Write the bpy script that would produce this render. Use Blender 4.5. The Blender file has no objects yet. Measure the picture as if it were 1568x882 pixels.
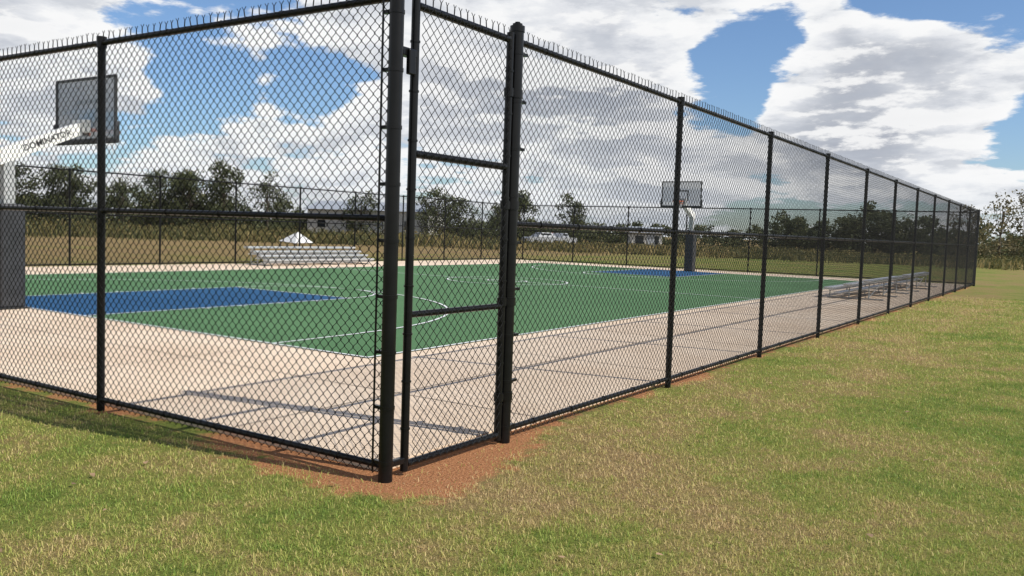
import bpy, math, numpy as np, random
from mathutils import Matrix, Vector
random.seed(7); rng=np.random.default_rng(11)
C=bpy.context.scene.collection

# ------------------------------------------------------------------ helpers
def link(o,parent=None):
    C.objects.link(o)
    if parent: o.parent=parent
    return o
def empty(name):
    o=bpy.data.objects.new(name,None); return link(o)
def mesh_obj(name,V,F,mat=None,parent=None,smooth=False,attr=None):
    V=np.asarray(V,dtype=np.float32).reshape(-1,3)
    me=bpy.data.meshes.new(name)
    if isinstance(F,np.ndarray):
        n,k=F.shape
        me.vertices.add(len(V)); me.vertices.foreach_set('co',V.ravel())
        me.loops.add(n*k); me.loops.foreach_set('vertex_index',F.astype(np.int32).ravel())
        me.polygons.add(n); me.polygons.foreach_set('loop_start',np.arange(0,n*k,k,dtype=np.int32))
        me.polygons.foreach_set('loop_total',np.full(n,k,dtype=np.int32))
        me.update(calc_edges=True)
    else:
        me.from_pydata([tuple(map(float,v)) for v in V],[],F)
    if attr is not None:
        a=me.attributes.new('rnd','FLOAT','POINT'); a.data.foreach_set('value',np.asarray(attr,dtype=np.float32))
    me.validate()
    if smooth:
        me.polygons.foreach_set('use_smooth',np.ones(len(me.polygons),dtype=bool))
    if mat: me.materials.append(mat)
    o=bpy.data.objects.new(name,me)
    return link(o,parent)
def tubes(segs,k=6,caps=True):
    A=np.array([s[0] for s in segs],float);B=np.array([s[1] for s in segs],float);r=np.array([s[2] for s in segs],float)
    return tubes_np(A,B,r,k)
def tubes_np(A,B,r,k=4):
    d=B-A; d/=np.linalg.norm(d,axis=1)[:,None]
    ref=np.where(np.abs(d[:,2:3])>.9,np.array([[1.,0,0]]),np.array([[0,0,1.]]))
    u=np.cross(ref,d);u/=np.linalg.norm(u,axis=1)[:,None];v=np.cross(d,u)
    n=len(A);V=np.zeros((n,2*k,3))
    for i in range(k):
        a=2*math.pi*(i+.5)/k;o=(u*math.cos(a)+v*math.sin(a))*r[:,None]
        V[:,i]=A+o;V[:,k+i]=B+o
    base=(np.arange(n)*2*k)[:,None,None]
    f=np.array([[i,(i+1)%k,k+(i+1)%k,k+i] for i in range(k)])[None]
    return V.reshape(-1,3),(f+base).reshape(-1,4)
def box(V,F,c,s,rz=0,M=None):
    b=len(V);cx,cy,cz=c;sx,sy,sz=[q/2 for q in s];co,si=math.cos(rz),math.sin(rz)
    for x,y,z in ((-1,-1,-1),(1,-1,-1),(1,1,-1),(-1,1,-1),(-1,-1,1),(1,-1,1),(1,1,1),(-1,1,1)):
        x*=sx;y*=sy;z*=sz
        V.append((cx+x*co-y*si,cy+x*si+y*co,cz+z))
    F+= [(b,b+3,b+2,b+1),(b+4,b+5,b+6,b+7),(b,b+1,b+5,b+4),(b+1,b+2,b+6,b+5),(b+2,b+3,b+7,b+6),(b+3,b,b+4,b+7)]
def boxes(name,lst,mat,parent=None,bev=0):
    V=[];F=[]
    for l in lst: box(V,F,*l)
    o=mesh_obj(name,V,F,mat,parent)
    if bev:
        m=o.modifiers.new('b','BEVEL');m.width=bev;m.segments=2
    return o
def cyl_obj(name,segs,mat,parent=None,k=14):
    V=[];F=[];sm=[]
    for A,B,r in segs:
        v,f=tubes([(A,B,r)],k);b=len(V);V+=v.tolist()
        F+=[tuple(int(q)+b for q in ff) for ff in f];sm+=[True]*len(f)
        F.append(tuple(b+i for i in range(k))[::-1]);F.append(tuple(b+k+i for i in range(k)));sm+=[False,False]
    o=mesh_obj(name,V,F,mat,parent)
    if len(o.data.polygons)==len(sm): o.data.polygons.foreach_set('use_smooth',sm)
    try: o.data.set_sharp_from_angle(angle=math.radians(50))
    except Exception: pass
    return o

# ------------------------------------------------------------------ materials
def newmat(name):
    m=bpy.data.materials.new(name);m.use_nodes=True
    nt=m.node_tree;b=nt.nodes['Principled BSDF'];return m,nt,b
def N(nt,t,**kw):
    n=nt.nodes.new(t)
    for k,v in kw.items():
        if k.startswith('i_'): n.inputs[k[2:].replace('_',' ')].default_value=v
        else: setattr(n,k,v)
    return n
def noise(nt,vec,scale,detail=4,rough=.5,dist=0):
    n=N(nt,'ShaderNodeTexNoise');n.inputs['Scale'].default_value=scale;n.inputs['Detail'].default_value=detail
    n.inputs['Roughness'].default_value=rough;n.inputs['Distortion'].default_value=dist
    nt.links.new(vec,n.inputs['Vector']);return n.outputs['Fac']
def ramp(nt,fac,stops):
    r=N(nt,'ShaderNodeValToRGB');e=r.color_ramp.elements
    while len(e)<len(stops): e.new(.5)
    for el,(p,c) in zip(e,stops):
        el.position=p;el.color=(*c,1) if len(c)==3 else c
    nt.links.new(fac,r.inputs['Fac']);return r.outputs['Color']
def mixc(nt,fac,a,b,mode='MIX'):
    n=N(nt,'ShaderNodeMix',data_type='RGBA',blend_type=mode)
    for s,v in ((0,fac),(6,a),(7,b)):
        if isinstance(v,(int,float)): n.inputs[s].default_value=v
        elif isinstance(v,tuple): n.inputs[s].default_value=(*v,1)
        else: nt.links.new(v,n.inputs[s])
    return n.outputs[2]
def math_(nt,op,a,b=None,c=None,clamp=False):
    n=N(nt,'ShaderNodeMath',operation=op,use_clamp=clamp)
    for i,v in enumerate((a,b,c)):
        if v is None: continue
        if isinstance(v,(int,float)): n.inputs[i].default_value=v
        else: nt.links.new(v,n.inputs[i])
    return n.outputs[0]
def mrange(nt,v,a,b,c=0,d=1,smooth=True):
    n=N(nt,'ShaderNodeMapRange',interpolation_type='SMOOTHSTEP' if smooth else 'LINEAR')
    nt.links.new(v,n.inputs[0])
    for i,q in enumerate((a,b,c,d)): n.inputs[i+1].default_value=q
    return n.outputs[0]
def bump(nt,b,h,strength=.3,dist=.01):
    n=N(nt,'ShaderNodeBump');n.inputs['Strength'].default_value=strength;n.inputs['Distance'].default_value=dist
    nt.links.new(h,n.inputs['Height']);nt.links.new(n.outputs[0],b.inputs['Normal'])
def simple(name,col,rough=.5,metal=0,var=.15,scale=6,spec=.5):
    m,nt,b=newmat(name);pos=N(nt,'ShaderNodeNewGeometry').outputs['Position']
    f=noise(nt,pos,scale,3,.6)
    c=mixc(nt,mrange(nt,f,.3,.7),tuple(x*(1-var) for x in col),tuple(min(1,x*(1+var)) for x in col))
    nt.links.new(c,b.inputs['Base Color']);b.inputs['Roughness'].default_value=rough;b.inputs['Metallic'].default_value=metal
    b.inputs['Specular IOR Level'].default_value=spec
    return m
M_black=simple('black_powder_coat',(.0065,.0065,.007),.28,0,.2,9,.25)
M_wire=simple('black_vinyl_wire',(.006,.006,.006),.4,0,.2,9,.16)
M_alu=simple('aluminium',(.62,.63,.64),.38,.6,.08,5)
M_galv=simple('galvanised_steel',(.42,.43,.43),.5,.4,.12,14)
M_white=simple('white_paint',(.78,.78,.76),.45,0,.05,4)
M_pad=simple('black_padding',(.025,.026,.03),.55,0,.25,5)
M_darkbolt=simple('dark_steel',(.05,.05,.05),.4,.5,.2,8)
M_orange=simple('orange_rim_paint',(.65,.12,.02),.4)
M_net=simple('white_net',(.7,.7,.7),.8)
M_red=simple('red_car_paint',(.30,.03,.02),.3)
M_silver=simple('silver_car_paint',(.38,.39,.40),.35,.3)
M_glassdark=simple('dark_glass',(.02,.025,.03),.1)
M_rubber=simple('tyre_rubber',(.02,.02,.02),.8)
M_bark=simple('bark',(.10,.08,.06),.9,0,.3,3)
M_line=simple('court_line_paint',(.70,.72,.70),.6,0,.1,10)
M_joint=simple('joint_sealant',(.13,.11,.09),.9,0,.2,10)
M_roof=simple('grey_metal_roof',(.36,.39,.43),.5,.0)
M_wall=simple('pale_wall',(.50,.50,.48),.8)

# concrete
m,nt,b=newmat('concrete');pos=N(nt,'ShaderNodeNewGeometry').outputs['Position']
n1=noise(nt,pos,.5,5,.6);n2=noise(nt,pos,9,6,.7);n3=noise(nt,pos,160,3,.6)
c=mixc(nt,mrange(nt,n1,.3,.7),(.70,.54,.385),(.82,.665,.50))
c=mixc(nt,mrange(nt,n2,.35,.75),c,mixc(nt,1.,c,(.86,.84,.82),'MULTIPLY'))
c=mixc(nt,mrange(nt,n3,.35,.65,0,.35),c,(.50,.385,.28))
nt.links.new(c,b.inputs['Base Color']);b.inputs['Roughness'].default_value=.85;bump(nt,b,n3,.25,.004);M_conc=m
def court(name,a,bb):
    m,nt,b=newmat(name);pos=N(nt,'ShaderNodeNewGeometry').outputs['Position']
    n1=noise(nt,pos,.35,5,.6);n2=noise(nt,pos,5,5,.7);n3=noise(nt,pos,220,2,.5)
    c=mixc(nt,mrange(nt,n1,.3,.7),a,bb)
    c=mixc(nt,mrange(nt,n2,.4,.8,0,.35),c,mixc(nt,1.,c,(.8,.8,.8),'MULTIPLY'))
    nt.links.new(c,b.inputs['Base Color']);b.inputs['Roughness'].default_value=.8;b.inputs['Specular IOR Level'].default_value=.25;bump(nt,b,n3,.2,.002);return m
M_green=court('green_acrylic',(.066,.155,.060),(.083,.182,.073))
M_blue=court('blue_acrylic',(.008,.066,.160),(.012,.082,.190))

L=34.86;W=21.9;H=2.94;ZM=1.615;S=3.05;G=1.305
def turf(nt,pos,blade=None):
    sx=N(nt,'ShaderNodeSeparateXYZ');nt.links.new(pos,sx.inputs[0])
    big=noise(nt,pos,.22,2,.6);med=noise(nt,pos,1.1,3,.65,.4);fine=noise(nt,pos,7,3,.7)
    t=math_(nt,'ADD',math_(nt,'MULTIPLY',big,.38),math_(nt,'ADD',math_(nt,'MULTIPLY',med,.40),math_(nt,'MULTIPLY',fine,.22)))
    t=math_(nt,'ADD',math_(nt,'MULTIPLY',math_(nt,'SUBTRACT',t,.5),1.15),.510)
    dry=mrange(nt,sx.outputs[0],-18,-32,0,.17)
    near=math_(nt,'ABSOLUTE',math_(nt,'SUBTRACT',sx.outputs[0],.6))
    dryf=mrange(nt,near,2.2,.2,0,.075)
    t=math_(nt,'SUBTRACT',math_(nt,'SUBTRACT',t,dry),dryf)
    return t,sx,big,med,fine
def dirtmask(nt,sx,med,fine):
    dx=math_(nt,'MAXIMUM',sx.outputs[0],math_(nt,'SUBTRACT',-W,sx.outputs[0]))
    dy=math_(nt,'MAXIMUM',math_(nt,'MULTIPLY',sx.outputs[1],-1),math_(nt,'SUBTRACT',sx.outputs[1],L))
    d=math_(nt,'MAXIMUM',dx,dy)
    cr=math_(nt,'SQRT',math_(nt,'ADD',math_(nt,'POWER',sx.outputs[0],2.),math_(nt,'POWER',math_(nt,'SUBTRACT',sx.outputs[1],.35),2.)))
    w=math_(nt,'ADD',math_(nt,'MULTIPLY',mrange(nt,cr,2.0,.4),.46),-.06)
    wob=math_(nt,'ADD',math_(nt,'MULTIPLY',math_(nt,'SUBTRACT',med,.5),2.2),math_(nt,'MULTIPLY',math_(nt,'SUBTRACT',fine,.5),1.))
    return mrange(nt,math_(nt,'SUBTRACT',math_(nt,'SUBTRACT',w,math_(nt,'MULTIPLY',wob,.55)),d),-.12,.10)
m,nt,b=newmat('lawn_soil');pos=N(nt,'ShaderNodeNewGeometry').outputs['Position']
t,sx,big,med,fine=turf(nt,pos)
vf=noise(nt,pos,60,4,.7);vf2=noise(nt,pos,22,4,.7)
c=ramp(nt,t,[(.34,(.34,.235,.115)),(.43,(.31,.25,.095)),(.50,(.26,.265,.070)),(.60,(.165,.215,.046))])
c=mixc(nt,mrange(nt,vf,.38,.62,0,.65),c,mixc(nt,1.,c,(.38,.41,.33),'MULTIPLY'))
c=mixc(nt,mrange(nt,vf2,.45,.75,0,.5),c,mixc(nt,1.,c,(1.35,1.3,1.1),'MULTIPLY'))
dm=dirtmask(nt,sx,med,fine)
dc=mixc(nt,mrange(nt,vf,.3,.7),(.30,.115,.045),(.54,.27,.13))
c=mixc(nt,dm,c,dc)
nt.links.new(c,b.inputs['Base Color']);b.inputs['Roughness'].default_value=1;b.inputs['Specular IOR Level'].default_value=.1
bump(nt,b,math_(nt,'ADD',vf,vf2),.9,.03);M_ground=m
m,nt,b=newmat('grass_blades');pos=N(nt,'ShaderNodeNewGeometry').outputs['Position']
t,sx,big,med,fine=turf(nt,pos)
at=N(nt,'ShaderNodeAttribute',attribute_name='rnd').outputs['Fac']
t2=math_(nt,'ADD',t,math_(nt,'MULTIPLY',math_(nt,'SUBTRACT',at,.5),.22))
c=ramp(nt,t2,[(.36,(.66,.50,.25)),(.44,(.58,.51,.18)),(.50,(.41,.45,.105)),(.60,(.20,.31,.055))])
nt.links.new(c,b.inputs['Base Color']);b.inputs['Roughness'].default_value=.55;b.inputs['Specular IOR Level'].default_value=.3
tr=N(nt,'ShaderNodeBsdfTranslucent');nt.links.new(c,tr.inputs[0])
mx=N(nt,'ShaderNodeMixShader');mx.inputs[0].default_value=.32
nt.links.new(b.outputs[0],mx.inputs[1]);nt.links.new(tr.outputs[0],mx.inputs[2])
nt.links.new(mx.outputs[0],nt.nodes['Material Output'].inputs[0]);M_blade=m
def foliage(name,stops,transl=.3):
    m,nt,b=newmat(name);at=N(nt,'ShaderNodeAttribute',attribute_name='rnd').outputs['Fac']
    c=ramp(nt,at,stops);nt.links.new(c,b.inputs['Base Color']);b.inputs['Roughness'].default_value=.7;b.inputs['Specular IOR Level'].default_value=.2
    tr=N(nt,'ShaderNodeBsdfTranslucent');nt.links.new(c,tr.inputs[0])
    mx=N(nt,'ShaderNodeMixShader');mx.inputs[0].default_value=transl
    nt.links.new(b.outputs[0],mx.inputs[1]);nt.links.new(tr.outputs[0],mx.inputs[2])
    nt.links.new(mx.outputs[0],nt.nodes['Material Output'].inputs[0]);return m
M_leaf=foliage('leaves',[(0,(.050,.062,.034)),(.5,(.098,.112,.054)),(.85,(.15,.16,.075)),(1,(.21,.185,.10))])  # ramp lightened: distance haze over the trees is painted into the leaf colour
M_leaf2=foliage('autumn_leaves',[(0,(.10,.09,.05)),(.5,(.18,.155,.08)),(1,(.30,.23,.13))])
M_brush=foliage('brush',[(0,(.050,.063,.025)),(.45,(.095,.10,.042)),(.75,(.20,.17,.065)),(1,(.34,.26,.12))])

# ------------------------------------------------------------------ ground
ground=mesh_obj('ground',[(-1500,-1500,0),(1500,-1500,0),(1500,1500,0),(-1500,1500,0)],[(0,1,2,3)],M_ground)
slab=boxes('concrete_slab',[((-W/2-.04,L/2+.03,-.03),(W-.22,L-.22,.16))],M_conc,None,.008)
SZ=.05
X0,X1=-18.49,-3.25;Y0,Y1=3.35,32.0;CX=(X0+X1)/2
def sheet(name,x0,y0,x1,y1,z,mat,parent):
    return mesh_obj(name,[(x0,y0,z),(x1,y0,z),(x1,y1,z),(x0,y1,z)],[(0,1,2,3)],mat,parent)
courtE=empty('basketball_court')
sheet('playing_surface',X0,Y0,X1,Y1,SZ+.004,M_green,courtE)
for i,(ya,yb) in enumerate(((Y0,Y0+5.79),(Y1-5.79,Y1))):
    sheet('painted_key_%d'%(i+1),CX-1.83,ya,CX+1.83,yb,SZ+.008,M_blue,courtE)
LV=[];LF=[]
def lrect(x0,y0,x1,y1,z):
    b=len(LV);LV.extend([(x0,y0,z),(x1,y0,z),(x1,y1,z),(x0,y1,z)]);LF.append((b,b+1,b+2,b+3))
def larc(cx,cy,r,a0,a1,z,w=.05,n=72):
    b=len(LV)
    for i in range(n+1):
        a=a0+(a1-a0)*i/n
        LV.append((cx+(r-w)*math.cos(a),cy+(r-w)*math.sin(a),z));LV.append((cx+r*math.cos(a),cy+r*math.sin(a),z))
    for i in range(n): LF.append((b+2*i,b+2*i+1,b+2*i+3,b+2*i+2))
z1=SZ+.012;w=.05
lrect(X0,Y0,X0+w,Y1,z1);lrect(X1-w,Y0,X1,Y1,z1)
lrect(X0+w,Y0,X1-w,Y0+w,z1);lrect(X0+w,Y1-w,X1-w,Y1,z1)
lrect(X0+w,(Y0+Y1)/2-w/2,X1-w,(Y0+Y1)/2+w/2,z1)
larc(CX,(Y0+Y1)/2,1.83,0,2*math.pi,z1+.004)
larc(CX,(Y0+Y1)/2,.61,0,2*math.pi,z1+.004)
for sgn,yb in ((1,Y0),(-1,Y1)):
    def yy(v): return yb+sgn*v
    def rr(x0,a,x1,bq,z=z1):
        ya,yc=sorted((yy(a),yy(bq)));lrect(x0,ya,x1,yc,z)
    rr(CX-1.83,w,CX-1.83+w,5.79);rr(CX+1.83-w,w,CX+1.83,5.79);rr(CX-1.83+w,5.79-w,CX+1.83-w,5.79)
    a0,a1=(0,math.pi) if sgn>0 else (math.pi,2*math.pi)
    larc(CX,yy(5.79),1.83,a0,a1,z1+.004)
    R3=6.02
    larc(CX,yy(1.6),R3,a0,a1,z1+.004,n=110)
    rr(CX-R3,w,CX-R3+w,1.6);rr(CX+R3-w,w,CX+R3,1.6)
    for q in (2.13,2.9,3.8,4.7):
        rr(CX-1.83-.15,q,CX-1.83,q+w);rr(CX+1.83,q,CX+1.83+.15,q+w)
mesh_obj('court_lines',LV,LF,M_line,courtE)
LV=[];LF=[]
zj=SZ+.004
y=G+.7
ys=[]
while y<L-.3: ys.append(y);y+=3.05
for y in ys:
    if Y0<y<Y1:
        lrect(X1+.02,y,-.16,y+.012,zj);lrect(-W+.2,y,X0-.02,y+.012,zj)
    else: lrect(-W+.2,y,-.16,y+.012,zj)
x=-1.65;lrect(x,.2,x+.012,L-.3,zj+.002)
for x in np.arange(-4.7,-21,-3.05): lrect(x,.2,x+.012,Y0-.02,zj+.002)
mesh_obj('slab_joints',LV,LF,M_joint,slab)

# ------------------------------------------------------------------ fences
def fabric_zig(p0,p1,z0,z1,weave=.004,r=.0027):
    p0=np.array(p0,float);p1=np.array(p1,float);Ln=np.linalg.norm(p1-p0);t=(p1-p0)/Ln;nn=np.array([-t[1],t[0]])
    w=.036;nw=int(Ln/w);w=Ln/nw;ns=int(round((z1-z0)/.036));dz=(z1-z0)/ns
    i=np.arange(nw)[:,None];j=np.arange(ns+1)[None]
    side=((i+j)%2)
    s=i*w+side*w+np.where(side==1,.003,-.003)
    off=np.where(side==1,weave*.6,-weave*.6)+rng.normal(0,.0006,(nw,ns+1))
    s=s+rng.normal(0,.0012,(nw,ns+1))
    bow=.006*np.sin((i*w)*2.1+1)*np.sin(j*dz*1.9)
    P=np.zeros((nw,ns+1,3))
    P[...,0]=p0[0]+t[0]*(s+bow)+nn[0]*off;P[...,1]=p0[1]+t[1]*(s+bow)+nn[1]*off
    P[...,2]=z0+j*dz+.004*np.sin(i*w*3.3+j*.05)*np.sin(np.pi*j/ns)
    A=P[:,:-1].reshape(-1,3);B=P[:,1:].reshape(-1,3)
    return A,B,np.full(len(A),r)
def fabric_diag(p0,p1,z0,z1,r=.0025):
    p0=np.array(p0,float);p1=np.array(p1,float);Ln=np.linalg.norm(p1-p0);t=(p1-p0)/Ln
    h=z1-z0;k=.072;st=np.arange(-math.floor(h/k)*k,Ln,k);A=[];B=[];nseg=10
    for sg in (0,1):
        a=np.maximum(st,0);bq=np.minimum(st+h,Ln);ok=bq>a+.01;a=a[ok];bq=bq[ok];s0=st[ok]
        for q in range(nseg):
            aa=a+(bq-a)*q/nseg;bb=a+(bq-a)*(q+1)/nseg
            za=z0+(aa-s0);zb=z0+(bb-s0)
            if sg: za=z1-(za-z0);zb=z1-(zb-z0)
            A.append(np.stack([p0[0]+t[0]*aa,p0[1]+t[1]*aa,za],1));B.append(np.stack([p0[0]+t[0]*bb,p0[1]+t[1]*bb,zb],1))
    A=np.concatenate(A);B=np.concatenate(B);return A,B,np.full(len(A),r)
def barbs(p0,p1,z,r=.0023):
    p0=np.array(p0,float);p1=np.array(p1,float);Ln=np.linalg.norm(p1-p0);t=(p1-p0)/Ln
    s=np.arange(.02,Ln,.072);n=len(s);A=[];B=[];R_=[]
    lean=rng.normal(0,.006,n);base=np.stack([p0[0]+t[0]*s,p0[1]+t[1]*s,np.full(n,z)],1)
    tip=base.copy();tip[:,2]+=.038+rng.uniform(-.006,.006,n);tip[:,0]+=t[0]*lean;tip[:,1]+=t[1]*lean
    A.append(base);B.append(tip);R_.append(np.full(n,r*1.7))
    for sg in (-1,1):
        e=tip.copy();q=.016+rng.uniform(-.004,.006,n);e[:,0]+=sg*t[0]*q;e[:,1]+=sg*t[1]*q;e[:,2]+=.024
        A.append(tip);B.append(e);R_.append(np.full(n,r))
    return np.concatenate(A),np.concatenate(B),np.concatenate(R_)
def fence(name,p0,p1,posts,near_len=0,zb=.05,off=(0,0),post_r=.031):
    e=empty(name);p0=np.array(p0,float);p1=np.array(p1,float);Ln=np.linalg.norm(p1-p0);t=(p1-p0)/Ln
    P=lambda s,z,o=0:(p0[0]+t[0]*s-t[1]*o,p0[1]+t[1]*s+t[0]*o,z)
    cyl_obj('line_posts',[(P(s,-.3),P(s,H+.01),post_r) for s in posts],M_black,e)
    cyl_obj('post_caps',[(P(s,H-.05),P(s,H+.035),post_r+.008) for s in posts],M_black,e)
    rr=.021
    def rail(nm,z,r_):
        k=max(1,int(Ln/S));cyl_obj(nm,[(P(Ln*i/k,z),P(Ln*(i+1)/k,z),r_) for i in range(k)],M_black,e,12)
    rail('top_rail',H-.012,.023);rail('mid_rail',ZM,rr);rail('bottom_rail',zb+.045,rr)
    ties=[]
    for s in np.arange(.4,min(Ln,14),.6):
        for z in (H-.012,ZM,zb+.045): ties.append((P(s-.004,z),P(s+.004,z),.027))
    for s in posts:
        for z in np.arange(.3,H-.2,.38): ties.append((P(s,z-.004),P(s,z+.004),post_r+.004))
        ties.append((P(s-.07,ZM),P(s+.07,ZM),.027))
    cyl_obj('wire_ties',ties,M_black,e,8)
    if near_len>0:
        a=fabric_zig(P(0,0,off[0])[:2],P(min(near_len,Ln),0,off[0])[:2],zb,H)
        v,f=tubes_np(*a,k=3);mesh_obj('chain_link_fabric_near',v,f,M_wire,e)
    if near_len<Ln:
        a=fabric_diag(P(near_len,0,off[0])[:2],P(Ln,0,off[0])[:2],zb,H)
        v,f=tubes_np(*a,k=3);mesh_obj('chain_link_fabric',v,f,M_wire,e)
    a=barbs(P(0,0,off[0])[:2],P(Ln,0,off[0])[:2],H)
    v,f=tubes_np(*a,k=4);mesh_obj('top_barbs',v,f,M_wire,e)
    return e
fr=fence('chain_link_fence',(0,G),(0,L),[i*S for i in range(1,11)],near_len=3*S,off=(-.036,))
fl=fence('chain_link_fence',(0,0),(-W,0),[i*S for i in range(1,8)],near_len=2*S,off=(.036,))
ff=fence('chain_link_fence',(0,L),(-W,L),[i*S for i in range(1,8)],off=(-.036,))
fs=fence('chain_link_fence',(-W,0),(-W,L),[G+i*S for i in range(0,11)],off=(.036,))
def term(x,y,r,parent,name,h=H+.06):
    cyl_obj(name,[((x,y,-.3),(x,y,h),r)],M_black,parent,24)
    bands=[((x,y,z-.011),(x,y,z+.011),r+.004) for z in np.arange(.12,H,.34)]
    cyl_obj(name+'_bands',bands,M_black,parent,18)
    cyl_obj(name+'_cap',[((x,y,h-.03),(x,y,h+.012),r+.006),((x,y,h+.012),(x,y,h+.03),r*.75),((x,y,h+.03),(x,y,h+.042),r*.4)],M_black,parent,18)
term(0,0,.044,fl,'corner_post')
term(0,L,.05,fr,'end_post');term(-W,0,.05,fl,'end_post');term(-W,L,.05,ff,'end_post')
term(0,G,.048,fr,'gate_post',H+.08)
cyl_obj('tension_bar',[((-.075,-.036,.06),(-.075,-.036,H-.03),.007)],M_black,fl,6)
boxes('band_bolts',[((-.058,-.02,z),(.05,.03,.02)) for z in np.arange(.12,H,.34)],M_black,fl)
boxes('band_bolts',[((.02,G+.07,z),(.03,.06,.02)) for z in np.arange(.12,H,.34)],M_black,fr)
ge=empty('chain_link_gate')
ya,yb=.175,G-.085
fr_=.025
cyl_obj('gate_frame',[((0,ya,.03),(0,ya,H+.02),.027),((0,yb,.03),(0,yb,H+.03),.027),((0,ya+.02,H-.02),(0,yb-.02,H-.02),fr_),
   ((0,ya+.02,.07),(0,yb-.02,.07),fr_),((0,ya+.02,2.02),(0,yb-.02,2.02),fr_),((0,ya+.02,1.02),(0,yb-.02,1.02),.021)],M_black,ge,16)
a=fabric_zig((.034,ya+.03),(.034,yb-.03),.07,H-.02);v,f=tubes_np(*a,k=3);mesh_obj('gate_fabric',v,f,M_wire,ge)
a=barbs((.034,ya+.03),(.034,yb-.03),H-.01);v,f=tubes_np(*a,k=4);mesh_obj('gate_barbs',v,f,M_wire,ge)
boxes('hinge',[((0,(yb+G)/2,z),(.05,G-yb,.05)) for z in (.35,1.05,1.75,2.55)],M_black,ge,.008)
cyl_obj('hinge_collar',[((0,yb,z-.03),(0,yb,z+.03),.036) for z in (.35,1.05,1.75,2.55)]+[((0,G,z-.03),(0,G,z+.03),.055) for z in (.35,1.05,1.75,2.55)],M_black,ge,14)
boxes('latch',[((0,.09,2.62),(.06,.15,.05)),((.035,.10,2.56),(.03,.06,.15)),((.0,.09,.10),(.04,.14,.04))],M_black,ge,.006)
cyl_obj('tie_bands',[((0,q,z-.006),(0,q,z+.006),.032) for q in (ya,yb) for z in np.arange(.3,H-.1,.3)],M_black,ge,12)

# ------------------------------------------------------------------ basketball hoops
def hoop(x,y,s):
    e=empty('basketball_hoop')
    boxes('post',[((x,y,1.30),(.18,.18,2.62))],M_galv,e,.01)
    boxes('post_padding',[((x,y,.89),(.40,.40,1.66))],M_pad,e,.04)
    boxes('base_plate',[((x,y,SZ+.012),(.5,.5,.024))],M_darkbolt,e)
    by=y+s*1.30
    z0a,z0b=2.32,2.58;z1a,z1b=2.93,3.14;y0=y-s*.14;y1=by-s*.12
    V=[]
    for (yy_,za,zb_) in ((y0,z0a,z0b),(y1,z1a,z1b)):
        for sx_ in (-.092,.092): V+= [(x+sx_,yy_,za),(x+sx_,yy_,zb_)]
    F=[(0,2,3,1),(4,5,7,6),(0,1,5,4),(2,6,7,3),(1,3,7,5),(0,4,6,2)]
    mesh_obj('arm',V,F,M_white,e)
    boxes('board_bracket',[((x,by-s*.07,3.08),(.40,.10,.22))],M_white,e,.01)
    zb0=2.84;hw=.90;hb=1.07
    g,nt,bs=newmat('backboard_glass_%d'%(s+1));bs.inputs['Roughness'].default_value=.2
    pos=N(nt,'ShaderNodeNewGeometry').outputs['Position'];cc=mixc(nt,noise(nt,pos,2,3),(.22,.24,.26),(.32,.34,.36));nt.links.new(cc,bs.inputs['Base Color'])
    tp=N(nt,'ShaderNodeBsdfTransparent');mx=N(nt,'ShaderNodeMixShader');mx.inputs[0].default_value=.6 if s>0 else .35
    nt.links.new(tp.outputs[0],mx.inputs[1]);nt.links.new(bs.outputs[0],mx.inputs[2]);nt.links.new(mx.outputs[0],nt.nodes['Material Output'].inputs[0])
    boxes('backboard_glass',[((x,by,zb0+hb/2),(hw*2-.06,.012,hb-.06))],g,e)
    boxes('backboard_frame',[((x-hw+.02,by,zb0+hb/2),(.04,.04,hb)),((x+hw-.02,by,zb0+hb/2),(.04,.04,hb)),((x,by,zb0+hb-.02),(hw*2-.08,.04,.04)),((x,by,zb0+.02),(hw*2-.08,.04,.04))],M_darkbolt,e)
    f=by+s*.012
    boxes('shooting_square',[((x-.29,f,3.28),(.05,.006,.40)),((x+.29,f,3.28),(.05,.006,.40)),((x,f,3.505),(.63,.006,.05))],M_white if s>0 else M_darkbolt,e)
    boxes('edge_padding',[((x,by,zb0-.015),(hw*2+.06,.08,.07)),((x-hw-.01,by,zb0+.14),(.06,.08,.34)),((x+hw+.01,by,zb0+.14),(.06,.08,.34))],M_pad,e,.015)
    V=[];F=[];n=28;k=6;rc=by+s*.38
    for i in range(n):
        a=2*math.pi*i/n
        for j in range(k):
            q=2*math.pi*j/k;rad=.229+.009*math.cos(q);V.append((x+rad*math.cos(a),rc+rad*math.sin(a),3.0+SZ+.009*math.sin(q)))
    for i in range(n):
        for j in range(k): F.append((i*k+j,((i+1)%n)*k+j,((i+1)%n)*k+(j+1)%k,i*k+(j+1)%k))
    mesh_obj('rim',V,F,M_orange,e,True)
    boxes('rim_bracket',[((x,by+s*.08,3.04),(.16,.14,.05)),((x,by+s*.03,3.01),(.16,.03,.16))],M_orange,e)
    sg=[]
    for i in range(12):
        for d in (1,-1):
            pr=None
            for j in range(5):
                a=2*math.pi*(i+d*j*.5)/12;rad=.225-.025*j;z=3.05-.1*j
                p=(x+rad*math.cos(a),rc+rad*math.sin(a),z)
                if pr: sg.append((pr,p,.003))
                pr=p
    v,f2=tubes(sg,3);mesh_obj('net',v,f2,M_net,e)
    return e
HX=CX+.02
h1=hoop(HX,3.15,1);h2=hoop(CX,32.15,-1)
cu=bpy.data.curves.new('lettering','FONT');cu.body='DOMINATOR';cu.size=.14;cu.extrude=.001;cu.offset=.002
to=bpy.data.objects.new('lettering_tmp',cu);C.objects.link(to)
bpy.context.view_layer.update()
me=bpy.data.meshes.new_from_object(to.evaluated_get(bpy.context.evaluated_depsgraph_get()))
bpy.data.objects.remove(to);lo=bpy.data.objects.new('lettering',me);me.materials.append(M_pad);link(lo,h1)
sl=math.atan2(.585,1.32)
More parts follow.
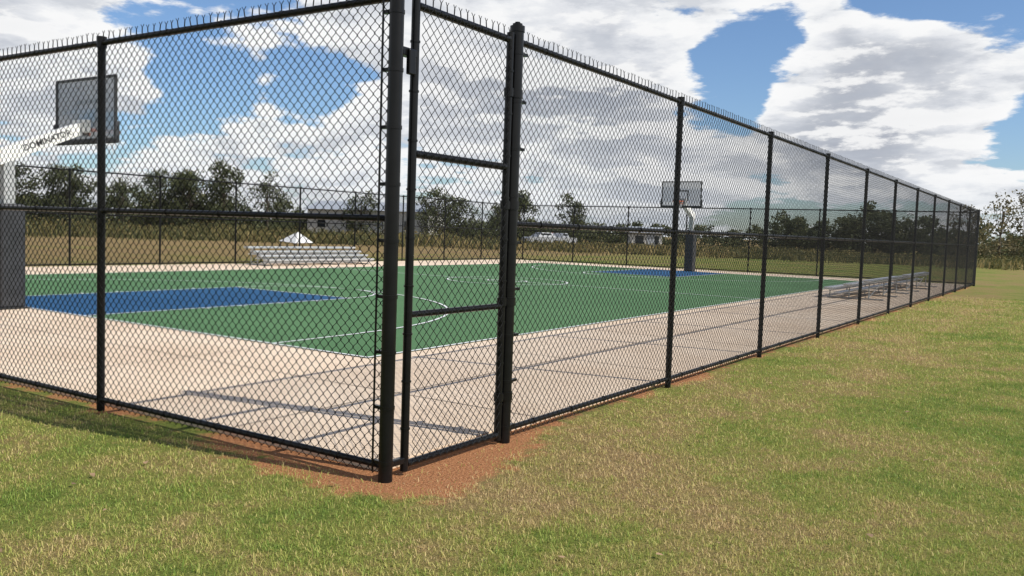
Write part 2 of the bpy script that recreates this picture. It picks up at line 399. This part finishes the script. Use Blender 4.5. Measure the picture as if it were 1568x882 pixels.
c_,s_=math.cos(sl),math.sin(sl)
lo.matrix_world=Matrix(((0,0,1,HX+.0945),(c_,-s_,0,3.38),(s_,c_,0,2.57),(0,0,0,1)))

# ------------------------------------------------------------------ bleachers
def bleacher(x,y,length,dirx,rows=4,rise=.2,run=.36,z0=.32):
    e=empty('bleachers')
    seats=[];ft=[]
    for i in range(rows):
        xs=x+dirx*(i*run+.12);zs=z0+i*rise
        seats.append(((xs,y,zs),(.24,length,.04)))
        seats.append(((xs,y,zs-.035),(.20,length-.02,.03)))
        if i>0: ft.append(((x+dirx*(i*run-.12),y,max(zs-.24,.12)),(.22,length,.035)))
    boxes('seat_planks',seats,M_alu,e,.004)
    if ft: boxes('foot_planks',ft,M_alu,e,.004)
    n=max(3,int(length/1.6)+1)
    sg=[]
    for k in range(n):
        yy_=y-length/2+.25+(length-.5)*k/(n-1)
        x0=x+dirx*.05;x1=x+dirx*(rows*run)
        sg.append(((x0,yy_,SZ+.02),(x1,yy_,SZ+.02),.02))
        for i in range(rows):
            xs=x+dirx*(i*run+.12);zs=z0-.02+i*rise
            sg.append(((xs,yy_,SZ+.02),(xs,yy_,zs-.03),.018))
        sg.append(((x0+dirx*.1,yy_,z0-.05),(x1-dirx*.2,yy_,z0-.05+(rows-1)*rise),.018))
    for k in range(n-1):
        ya=y-length/2+.25+(length-.5)*k/(n-1);yb=y-length/2+.25+(length-.5)*(k+1)/(n-1)
        xb=x+dirx*((rows-1)*run+.12)
        sg.append(((xb,ya,SZ+.05),(xb,yb,z0-.04+(rows-1)*rise),.012))
    cyl_obj('frame',sg,M_galv,e,8)
bleacher(-19.9,19.0,5.4,-1,4,.14,.34,.26)
bleacher(-2.3,22.6,4.6,1,3,.12,.5)
bleacher(-2.3,28.6,4.6,1,3,.12,.5)

# ------------------------------------------------------------------ camera
p=[3.4867,-3.9720,1.5660,.5800,-.0661,.0345,1323.85]
yaw,pitch,roll=p[3:6]
f=Vector((-math.sin(yaw)*math.cos(pitch),math.cos(yaw)*math.cos(pitch),math.sin(pitch)))
r=Vector((math.cos(yaw),math.sin(yaw),0));u=r.cross(f)
r2=r*math.cos(roll)+u*math.sin(roll);u2=-r*math.sin(roll)+u*math.cos(roll)
cam=bpy.data.cameras.new('camera');co=bpy.data.objects.new('camera',cam);C.objects.link(co)
Mx=Matrix((r2,u2,-f)).transposed().to_4x4();Mx.translation=Vector(p[:3]);co.matrix_world=Mx
cam.sensor_width=36;cam.lens=36*p[6]/1568;cam.clip_end=4000;cam.clip_start=.05
bpy.context.scene.camera=co

# ------------------------------------------------------------------ lawn blades
def lawn():
    n=1050000
    rmin,rmax=2.2,30
    uu=rng.random(n);rad=(np.sqrt(rmin)+uu*(np.sqrt(rmax)-np.sqrt(rmin)))**2
    th=yaw+rng.uniform(-.78,.78,n)
    x=p[0]-np.sin(th)*rad;y=p[1]+np.cos(th)*rad
    d=np.maximum(np.maximum(x,-W-x),np.maximum(-y,y-L))
    wob=.12*np.sin(x*3.1+y*1.7)+.10*np.sin(x*7.3-y*5.9+1)+.06*np.sin(x*17+y*13)
    cr=np.sqrt(x**2+(y-.35)**2);wid=-.06+.46*np.clip((2.1-cr)/1.7,0,1)
    keep=((d>wid+wob+rng.normal(0,.09,n))&(d>.03))|((d>.03)&(rng.random(n)<.10))
    x,y,rad=x[keep],y[keep],rad[keep]
    # smooth incommensurate waves give uneven density without any grid
    tw=lambda f_,a,b:np.sin(x*f_*a+y*f_*b+1.7*np.sin(x*f_*.37*b-y*f_*.41*a))
    tuft=np.clip(.5+.22*(tw(61,1,.3)+tw(47,-.4,1)+tw(83,.7,-.8)),0,1)
    clump=np.clip(.5+.25*(tw(5,1,.4)+tw(7.3,-.5,1)),0,1)
    keep=rng.random(len(x))<(.40+.30*clump+.3*tuft);x,y,rad,tuft,clump=x[keep],y[keep],rad[keep],tuft[keep],clump[keep];n=len(x)
    h=rng.gamma(5,.0042,n)*(.75+.5*tuft)*np.clip(rad/12,1,1.5);wd=.0033*np.clip(rad/5,1,5)**.8*rng.uniform(.7,1.4,n)
    a=rng.uniform(0,2*np.pi,n);lean=rng.uniform(.2,1.35,n);b=rng.uniform(0,2*np.pi,n)
    V=np.zeros((n,5,3),np.float32)
    wx,wy=np.cos(a)*wd/2*1,np.sin(a)*wd/2
    lx,ly=np.cos(b)*np.sin(lean),np.sin(b)*np.sin(lean);lz=np.cos(lean)*.9+.1
    V[:,0]=np.stack([x-wx,y-wy,np.full(n,-.003)],1);V[:,1]=np.stack([x+wx,y+wy,np.full(n,-.003)],1)
    mx_,my_,mz_=x+lx*h*.4,y+ly*h*.4,h*.6*np.sqrt(lz)
    V[:,2]=np.stack([mx_+wx*.8,my_+wy*.8,mz_],1);V[:,3]=np.stack([mx_-wx*.8,my_-wy*.8,mz_],1)
    V[:,4]=np.stack([x+lx*h*1.1,y+ly*h*1.1,h*lz],1)
    base=(np.arange(n)*5)[:,None]
    F=np.concatenate([base+np.array([[0,1,2]]),base+np.array([[0,2,3]]),base+np.array([[3,2,4]])])
    rv=np.clip(rng.normal(.52,.26,n)+(tuft-.5)*.25,0,1)
    mesh_obj('grass',V.reshape(-1,3),F,M_blade,None,False,np.repeat(rv,5))
lawn()
def litter():
    n=170;rad=rng.uniform(3.5,16,n);th=yaw+rng.uniform(-.7,.7,n);x=p[0]-np.sin(th)*rad;y=p[1]+np.cos(th)*rad
    ok=(x>.1)|(y<-.1);x=x[ok];y=y[ok];V=[];F=[]
    for a,b in zip(x,y):
        s=random.uniform(.010,.026);q=random.uniform(0,6.28);i=len(V);tl=random.uniform(-.5,.5)
        for k in range(6):
            rr_=s*(1 if k%2 else .65);V.append((a+rr_*math.cos(q+k*1.047),b+rr_*math.sin(q+k*1.047)*.7,.024+rr_*tl*math.cos(k*1.047)))
        F.append(tuple(range(i,i+6)))
    mesh_obj('fallen_leaves',V,F,simple('dry_leaf',(.34,.22,.12),.8,0,.5,3))
litter()

# ------------------------------------------------------------------ vegetation
def polar(azdeg,d):
    """bearing measured clockwise from the survey heading"""
    t=yaw-math.radians(azdeg);return p[0]-math.sin(t)*d,p[1]+math.cos(t)*d
def leafcloud(cent,rad,n,size,flat=.8):
    k=len(cent);idx=rng.integers(0,k,n)
    dirv=rng.normal(size=(n,3));dirv/=np.linalg.norm(dirv,axis=1)[:,None]
    rr_=rng.random(n)**.4
    P=cent[idx]+dirv*(rr_*rad[idx])[:,None]*np.array([1,1,flat])
    P[:,2]=np.maximum(P[:,2],.02)
    a=rng.normal(size=(n,3));a/=np.linalg.norm(a,axis=1)[:,None];b=np.cross(a,rng.normal(size=(n,3)));b/=np.linalg.norm(b,axis=1)[:,None]
    s=size*rng.uniform(.5,1.3,n)[:,None]
    V=np.stack([P-a*s,P+b*s*.6,P+a*s,P-b*s*.6],1)
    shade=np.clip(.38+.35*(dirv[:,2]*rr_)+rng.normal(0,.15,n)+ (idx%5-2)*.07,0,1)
    return V.reshape(-1,3),np.repeat(shade,4)
def tree(x,y,h,wd,dens=1.,mat=None,name='tree',base=.05,leaf=.14):
    e=empty(name)
    sg=[((x,y,-.2),(x+random.uniform(-.1,.1),y,h*.30),.018*h)]
    k=int(30+wd*5);cent=[];rad=[]
    top=(x+random.uniform(-.2,.2),y,h*.72)
    sg.append((sg[0][1],top,.010*h))
    lob=[(random.uniform(0,6.28),random.uniform(.75,1.15)) for _ in range(4)]
    for i in range(k):
        a=random.uniform(0,6.28);q=random.random()**.5;zf=random.uniform(base,1)
        prof=math.sqrt(max(.06,1-((zf-.42)/.60)**2))
        lb=1+.22*sum(math.cos(a-u_)*v_ for u_,v_ in lob)/2
        rr_=wd/2*.86*q*prof*lb;c=(x+rr_*math.cos(a),y+rr_*math.sin(a),h*(.05+.86*zf)*(.93+.12*random.random()))
        cent.append(c);rad.append(random.uniform(.07,.13)*min(h,wd*1.2)*1.05+.12)
        s=random.uniform(.2,.7);st=(x,y,h*.2+(h*.45)*s)
        if random.random()<.6 and c[2]>st[2]: sg.append((st,c,.0035*h))
    v,f_=tubes(sg,6);mesh_obj('trunk_and_limbs',v,f_,M_bark,e)
    n=int(4400*dens*wd*h/40)
    v,sh=leafcloud(np.array(cent),np.array(rad),n,leaf)
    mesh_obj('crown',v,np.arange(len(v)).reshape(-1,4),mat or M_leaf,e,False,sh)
T=[(-30.3,108,7.4,9,1.0),(-27.4,109,7.7,8,1.0),(-24.3,104,5.8,6,.8),(-22.2,106,7.2,7,1.),(-20.5,104,7.6,7.5,1.1),(-18.5,103,8.5,6.2,.8),
   (-15.9,104,7.3,5.2,.5),(-14.9,110,5.6,4.2,.6),(-10.0,112,6.2,6,.55),(-5.2,108,6.9,7.4,.8),(-3.7,108,5.6,5,.7),(.3,106,6.6,6.4,1.1),(-1.0,112,5.0,4,.8),(3.9,108,6.8,5.2,.65)]
for a,d,h,wd,dn in T:
    x,y=polar(a,d);tree(x,y,h,wd,dn,name='tree')
T2=[(29.3,95,7.0,5,.26),(30.6,100,7.8,5,.24),(31.6,98,7.6,5,.3),(27.6,110,6.2,6,.4),(33.4,96,8,7,.3)]
for a,d,h,wd,dn in T2:
    x,y=polar(a,d);tree(x,y,h,wd,dn,M_leaf2,'tree')
cent=[];rad=[]
def mass(a0,a1,d0,d1,h0,h1,k):
    ph=random.uniform(0,6)
    for i in range(k):
        a=random.uniform(a0,a1);d=random.uniform(d0,d1);x,y=polar(a,d)
        hm=h0+(h1-h0)*(.5+.3*math.sin(a*2.1+ph)+.2*math.sin(a*5.3+ph*2));z=random.uniform(.05,1)*hm
        cent.append((x,y,z));rad.append(random.uniform(.6,1.2))
mass(-36,-18,112,130,2.8,4.8,450);mass(-18,-2,120,145,1.6,3.4,400);mass(-2,9,140,180,2.0,3.8,380);mass(9,40,150,180,2.0,4.2,620)
mass(16.5,20,140,155,3.2,6.0,150);mass(20.3,24,140,155,4.5,7.6,220);mass(23.5,26.5,140,155,3.6,6.4,120);mass(26,42,115,140,2.6,4.6,340)
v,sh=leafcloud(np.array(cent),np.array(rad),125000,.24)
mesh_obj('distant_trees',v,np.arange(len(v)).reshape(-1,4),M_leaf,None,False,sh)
def brush():
    k=3000;d=rng.uniform(70,112,k);a=rng.uniform(-40,42,k);t=yaw-np.radians(a)
    x=p[0]-np.sin(t)*d;y=p[1]+np.cos(t)*d;pn=np.sin(x*.22+np.sin(y*.13)*2)*np.sin(y*.19+1)
    hh=np.where(a<-4,.80,.42)*(1+.5*pn)*rng.uniform(.6,1.3,k)*np.clip((d-66)/12,.35,1)
    v1,s1=leafcloud(np.stack([x,y,hh*.6],1),.35+hh*.6,80000,.10,.75)
    s1=np.clip(s1+.08*np.sin(v1[:,0]*.3),0,1)
    n=26000;d=rng.uniform(66,112,n);a=rng.uniform(-40,42,n);t=yaw-np.radians(a)
    x=p[0]-np.sin(t)*d;y=p[1]+np.cos(t)*d
    ok=d>67+3*np.sin(a*.9)+1.5*np.sin(a*2.7);x,y,d,a=x[ok],y[ok],d[ok],a[ok];n=len(x)
    pn=np.sin(x*.22+np.sin(y*.13)*2)*np.sin(y*.19+1)+.5*np.sin(x*.9+y*.7)
    h=(.55+.22*pn)*rng.uniform(.5,1.2,n)*np.where(a<-4,1.15,.75)+.1;wd=rng.uniform(.02,.07,n)
    q=rng.uniform(0,6.28,n);lx,ly=rng.normal(0,.3,n),rng.normal(0,.3,n)
    V=np.zeros((n,4,3));cx,cy=np.cos(q)*wd,np.sin(q)*wd
    V[:,0]=np.stack([x-cx*.4,y-cy*.4,np.zeros(n)-.02],1);V[:,1]=np.stack([x+cx*.4,y+cy*.4,np.zeros(n)-.02],1)
    V[:,2]=np.stack([x+cx+lx*h,y+cy+ly*h,h*.85],1);V[:,3]=np.stack([x-cx*.7+lx*h,y-cy*.7+ly*h,h],1)
    rv=np.clip(.44+.18*pn+rng.normal(0,.2,n)+np.where((a>-1)&(a<14),.22,0)+np.where(d<76,.18,0),0,1)
    v=np.concatenate([v1,V.reshape(-1,3)]);s=np.concatenate([s1,np.repeat(rv,4)])
    mesh_obj('brush',v,np.arange(len(v)).reshape(-1,4),M_brush,None,False,s)
brush()

# ------------------------------------------------------------------ distant buildings & vehicles
def house(name,az,d,lx,ly,h,rh,rot,roofm,wallm):
    x,y=polar(az,d);e=empty(name);co_,si=math.cos(rot),math.sin(rot)
    T_=lambda a,b,z:(x+a*co_-b*si,y+a*si+b*co_,z)
    boxes('walls',[((x,y,h/2),(lx,ly,h),rot)],wallm,e)
    V=[T_(-lx/2-.4,-ly/2-.4,h),T_(lx/2+.4,-ly/2-.4,h),T_(lx/2+.4,ly/2+.4,h),T_(-lx/2-.4,ly/2+.4,h),T_(-lx/2-.4,0,h+rh),T_(lx/2+.4,0,h+rh)]
    mesh_obj('roof',V,[(0,1,5,4),(2,3,4,5),(0,4,3),(1,2,5),(0,3,2,1)],roofm,e)
    n=max(2,int(lx/4));wl=[]
    for i in range(n):
        a=-lx/2+lx*(i+.5)/n;q=T_(a,-ly/2-.02,h*.5);wl.append((q,(1.1,.05,1.1),rot))
    boxes('windows',wl,M_glassdark,e);q=T_(lx*.12,-ly/2-.03,1.05);boxes('door',[(q,(1.,.06,2.1),rot)],M_roof,e)
house('metal_building',-9.0,116,16,8,3.5,1.2,yaw-.25,M_roof,M_wall)
house('white_house',8.6,118,4,4,1.9,.8,yaw,M_roof,M_wall)
def car(name,az,d,paint,rot,truck=False):
    x,y=polar(az,d);e=empty(name);e.location=(x,y,.0);e.rotation_euler=(0,0,rot)
    prof=[(-2.2,.35),(-2.2,.8),(-2.0,.95),(-1.1,1.0),(-.5,1.5),(.75 if not truck else .3,1.5),(1.3 if not truck else .55,1.0),(2.1,.98),(2.2,.6),(2.2,.35)]
    V=[];n=len(prof)
    for s_y in (-.85,.85):
        for a,z in prof: V.append((a,s_y*(.85 if z>1.2 else 1),z))
    F=[tuple(range(n))[::-1],tuple(range(n,2*n))]+[(i,(i+1)%n,n+(i+1)%n,n+i) for i in range(n)]
    mesh_obj('body',V,F,paint,e)
    boxes('windows',[((-.02 if not truck else -.2,0,1.25),(1.3 if not truck else .8,1.60,.32)),],M_glassdark,e,.03)
    cyl_obj('wheels',[((a,s_y*.72,.34),(a,s_y*.9,.34),.34) for a in (-1.35,1.35) for s_y in (-1,1)],M_rubber,e,16)
car('silver_car',1.9,98,M_silver,yaw+.5);car('silver_pickup_truck',3.1,101,M_silver,yaw+.9,True);car('red_car',2.5,104,M_red,yaw+.7)
tx,ty=polar(-14.1,60);te=empty('canopy_tent')
mesh_obj('canopy',[(tx-.9,ty-.7,.35),(tx+.8,ty-.8,.25),(tx+.9,ty+.7,.3),(tx-.9,ty+.8,.4),(tx+.15,ty,1.0)],[(0,1,4),(1,2,4),(2,3,4),(3,0,4)],M_white,te)
cyl_obj('legs',[((tx+a,ty+b,-.02),(tx+a,ty+b,.36),.03) for a in(-.8,.72) for b in(-.62,.62)],M_darkbolt,te,6)

# ------------------------------------------------------------------ light
sv=Vector((-3.0,-.5,-2.95)).normalized()
sl_=bpy.data.lights.new('sun','SUN');sl_.energy=5.0;sl_.angle=math.radians(.5);sl_.color=(1,.95,.87)
so=bpy.data.objects.new('sun',sl_);C.objects.link(so);so.rotation_euler=sv.to_track_quat('-Z','Y').to_euler()
el=math.asin(-sv.z);rot=math.atan2(-sv.x,-sv.y)

wd_=bpy.data.worlds.new('World');bpy.context.scene.world=wd_;wd_.use_nodes=True;wd_.name='sky'
try: wd_.cycles.sampling_method='NONE'
except Exception: pass
nt=wd_.node_tree
for n_ in list(nt.nodes): nt.nodes.remove(n_)
out=N(nt,'ShaderNodeOutputWorld')
sky=N(nt,'ShaderNodeTexSky',sky_type='NISHITA',sun_disc=False,sun_elevation=el,sun_rotation=rot)
sky.air_density=1.0;sky.dust_density=.6;sky.ozone_density=1.5
bg=N(nt,'ShaderNodeBackground');bg.inputs[1].default_value=.12
tint=mixc(nt,.6,sky.outputs[0],mixc(nt,1.,sky.outputs[0],(.60,.82,1.12),'MULTIPLY'))
nt.links.new(tint,bg.inputs[0])
tc=N(nt,'ShaderNodeTexCoord').outputs['Generated']
def dens(vec):
    sx=N(nt,'ShaderNodeSeparateXYZ');nt.links.new(vec,sx.inputs[0])
    zc=math_(nt,'ADD',math_(nt,'MAXIMUM',sx.outputs[2],0),.22)
    cx=N(nt,'ShaderNodeCombineXYZ');nt.links.new(math_(nt,'DIVIDE',sx.outputs[0],zc),cx.inputs[0]);nt.links.new(math_(nt,'DIVIDE',sx.outputs[1],zc),cx.inputs[1])
    nt.links.new(math_(nt,'MULTIPLY',sx.outputs[2],4.0),cx.inputs[2])
    v=cx.outputs[0]
    a=noise(nt,v,1.15,1,.5,0);b=noise(nt,v,3.6,7,.62,0)
    vo=N(nt,'ShaderNodeTexVoronoi',feature='F1');vo.inputs['Scale'].default_value=4.2;vo.inputs['Detail'].default_value=2.;vo.inputs['Roughness'].default_value=.55
    vo.normalize=True
    nw=N(nt,'ShaderNodeTexNoise');nw.inputs['Scale'].default_value=6;nw.inputs['Detail'].default_value=1;nt.links.new(v,nw.inputs['Vector'])
    wv=N(nt,'ShaderNodeVectorMath',operation='MULTIPLY_ADD');nt.links.new(nw.outputs['Color'],wv.inputs[0]);wv.inputs[1].default_value=(.16,.16,.16);nt.links.new(v,wv.inputs[2])
    nt.links.new(wv.outputs[0],vo.inputs['Vector'])
    bil=math_(nt,'SUBTRACT',.88,vo.outputs['Distance'])
    return math_(nt,'ADD',math_(nt,'ADD',math_(nt,'MULTIPLY',a,.42),math_(nt,'MULTIPLY',b,.38)),math_(nt,'MULTIPLY',bil,.20))
d0=dens(tc)
def off(z,x=0,y=0):
    va=N(nt,'ShaderNodeVectorMath',operation='ADD');nt.links.new(tc,va.inputs[0]);va.inputs[1].default_value=(x,y,z);return va.outputs[0]
d1=dens(off(.016,.008,0))
blobs=[(15.5,10.5,3.2,-.15),(12.5,9.0,2.6,-.12),(24,15.8,3.2,-.17),(29,14.8,3,-.16),(-20,8.3,2.6,-.13),(-13,9,2.6,-.08),(31,6.4,2.2,-.12),(-3,15,8,.08),(21.5,8.0,4.5,.14),(28,10.5,3.2,.11),(-29,14,4,.10),(8,6,5,.05),(4,11,4,.06)]
bs=None
for a,e_,rd,am in blobs:
    t=yaw-math.radians(a);ee=math.radians(e_);dv=(-math.sin(t)*math.cos(ee),math.cos(t)*math.cos(ee),math.sin(ee))
    dp=N(nt,'ShaderNodeVectorMath',operation='DOT_PRODUCT');nt.links.new(tc,dp.inputs[0]);dp.inputs[1].default_value=dv
    g=mrange(nt,dp.outputs['Value'],math.cos(math.radians(rd*1.6)),1,0,am)
    bs=g if bs is None else math_(nt,'ADD',bs,g)
dd=math_(nt,'ADD',d0,bs);dd1=math_(nt,'ADD',d1,bs)
sx=N(nt,'ShaderNodeSeparateXYZ');nt.links.new(tc,sx.inputs[0])
over=mrange(nt,sx.outputs[2],.38,.7,0,.10)
dd=math_(nt,'SUBTRACT',dd,over)
mask=mrange(nt,dd,.450,.500)
ccol=ramp(nt,mrange(nt,dd,.45,.72,0,1,False),[(0,(.74,.81,.91)),(.16,(.96,.97,.98)),(.45,(.80,.82,.86)),(.72,(.54,.57,.63)),(1,(.42,.45,.52))])
lit=mrange(nt,math_(nt,'SUBTRACT',dd,dd1),-.012,.042)
ccol=mixc(nt,math_(nt,'MULTIPLY',lit,.85),ccol,(1.0,1.0,1.0))
shd=mrange(nt,math_(nt,'SUBTRACT',dd1,dd),.0,.06,0,.5)
ccol=mixc(nt,shd,ccol,(.42,.46,.54))
hz=mrange(nt,sx.outputs[2],.0,.09,.4,0)
ccol=mixc(nt,hz,ccol,(.70,.77,.85))
bg2=N(nt,'ShaderNodeBackground');nt.links.new(ccol,bg2.inputs[0]);bg2.inputs[1].default_value=.97
ms=N(nt,'ShaderNodeMixShader');nt.links.new(mask,ms.inputs[0]);nt.links.new(bg.outputs[0],ms.inputs[1]);nt.links.new(bg2.outputs[0],ms.inputs[2])
nt.links.new(ms.outputs[0],out.inputs[0])
sc=bpy.context.scene;sc.view_settings.view_transform='Standard';sc.view_settings.look='None';sc.view_settings.exposure=0
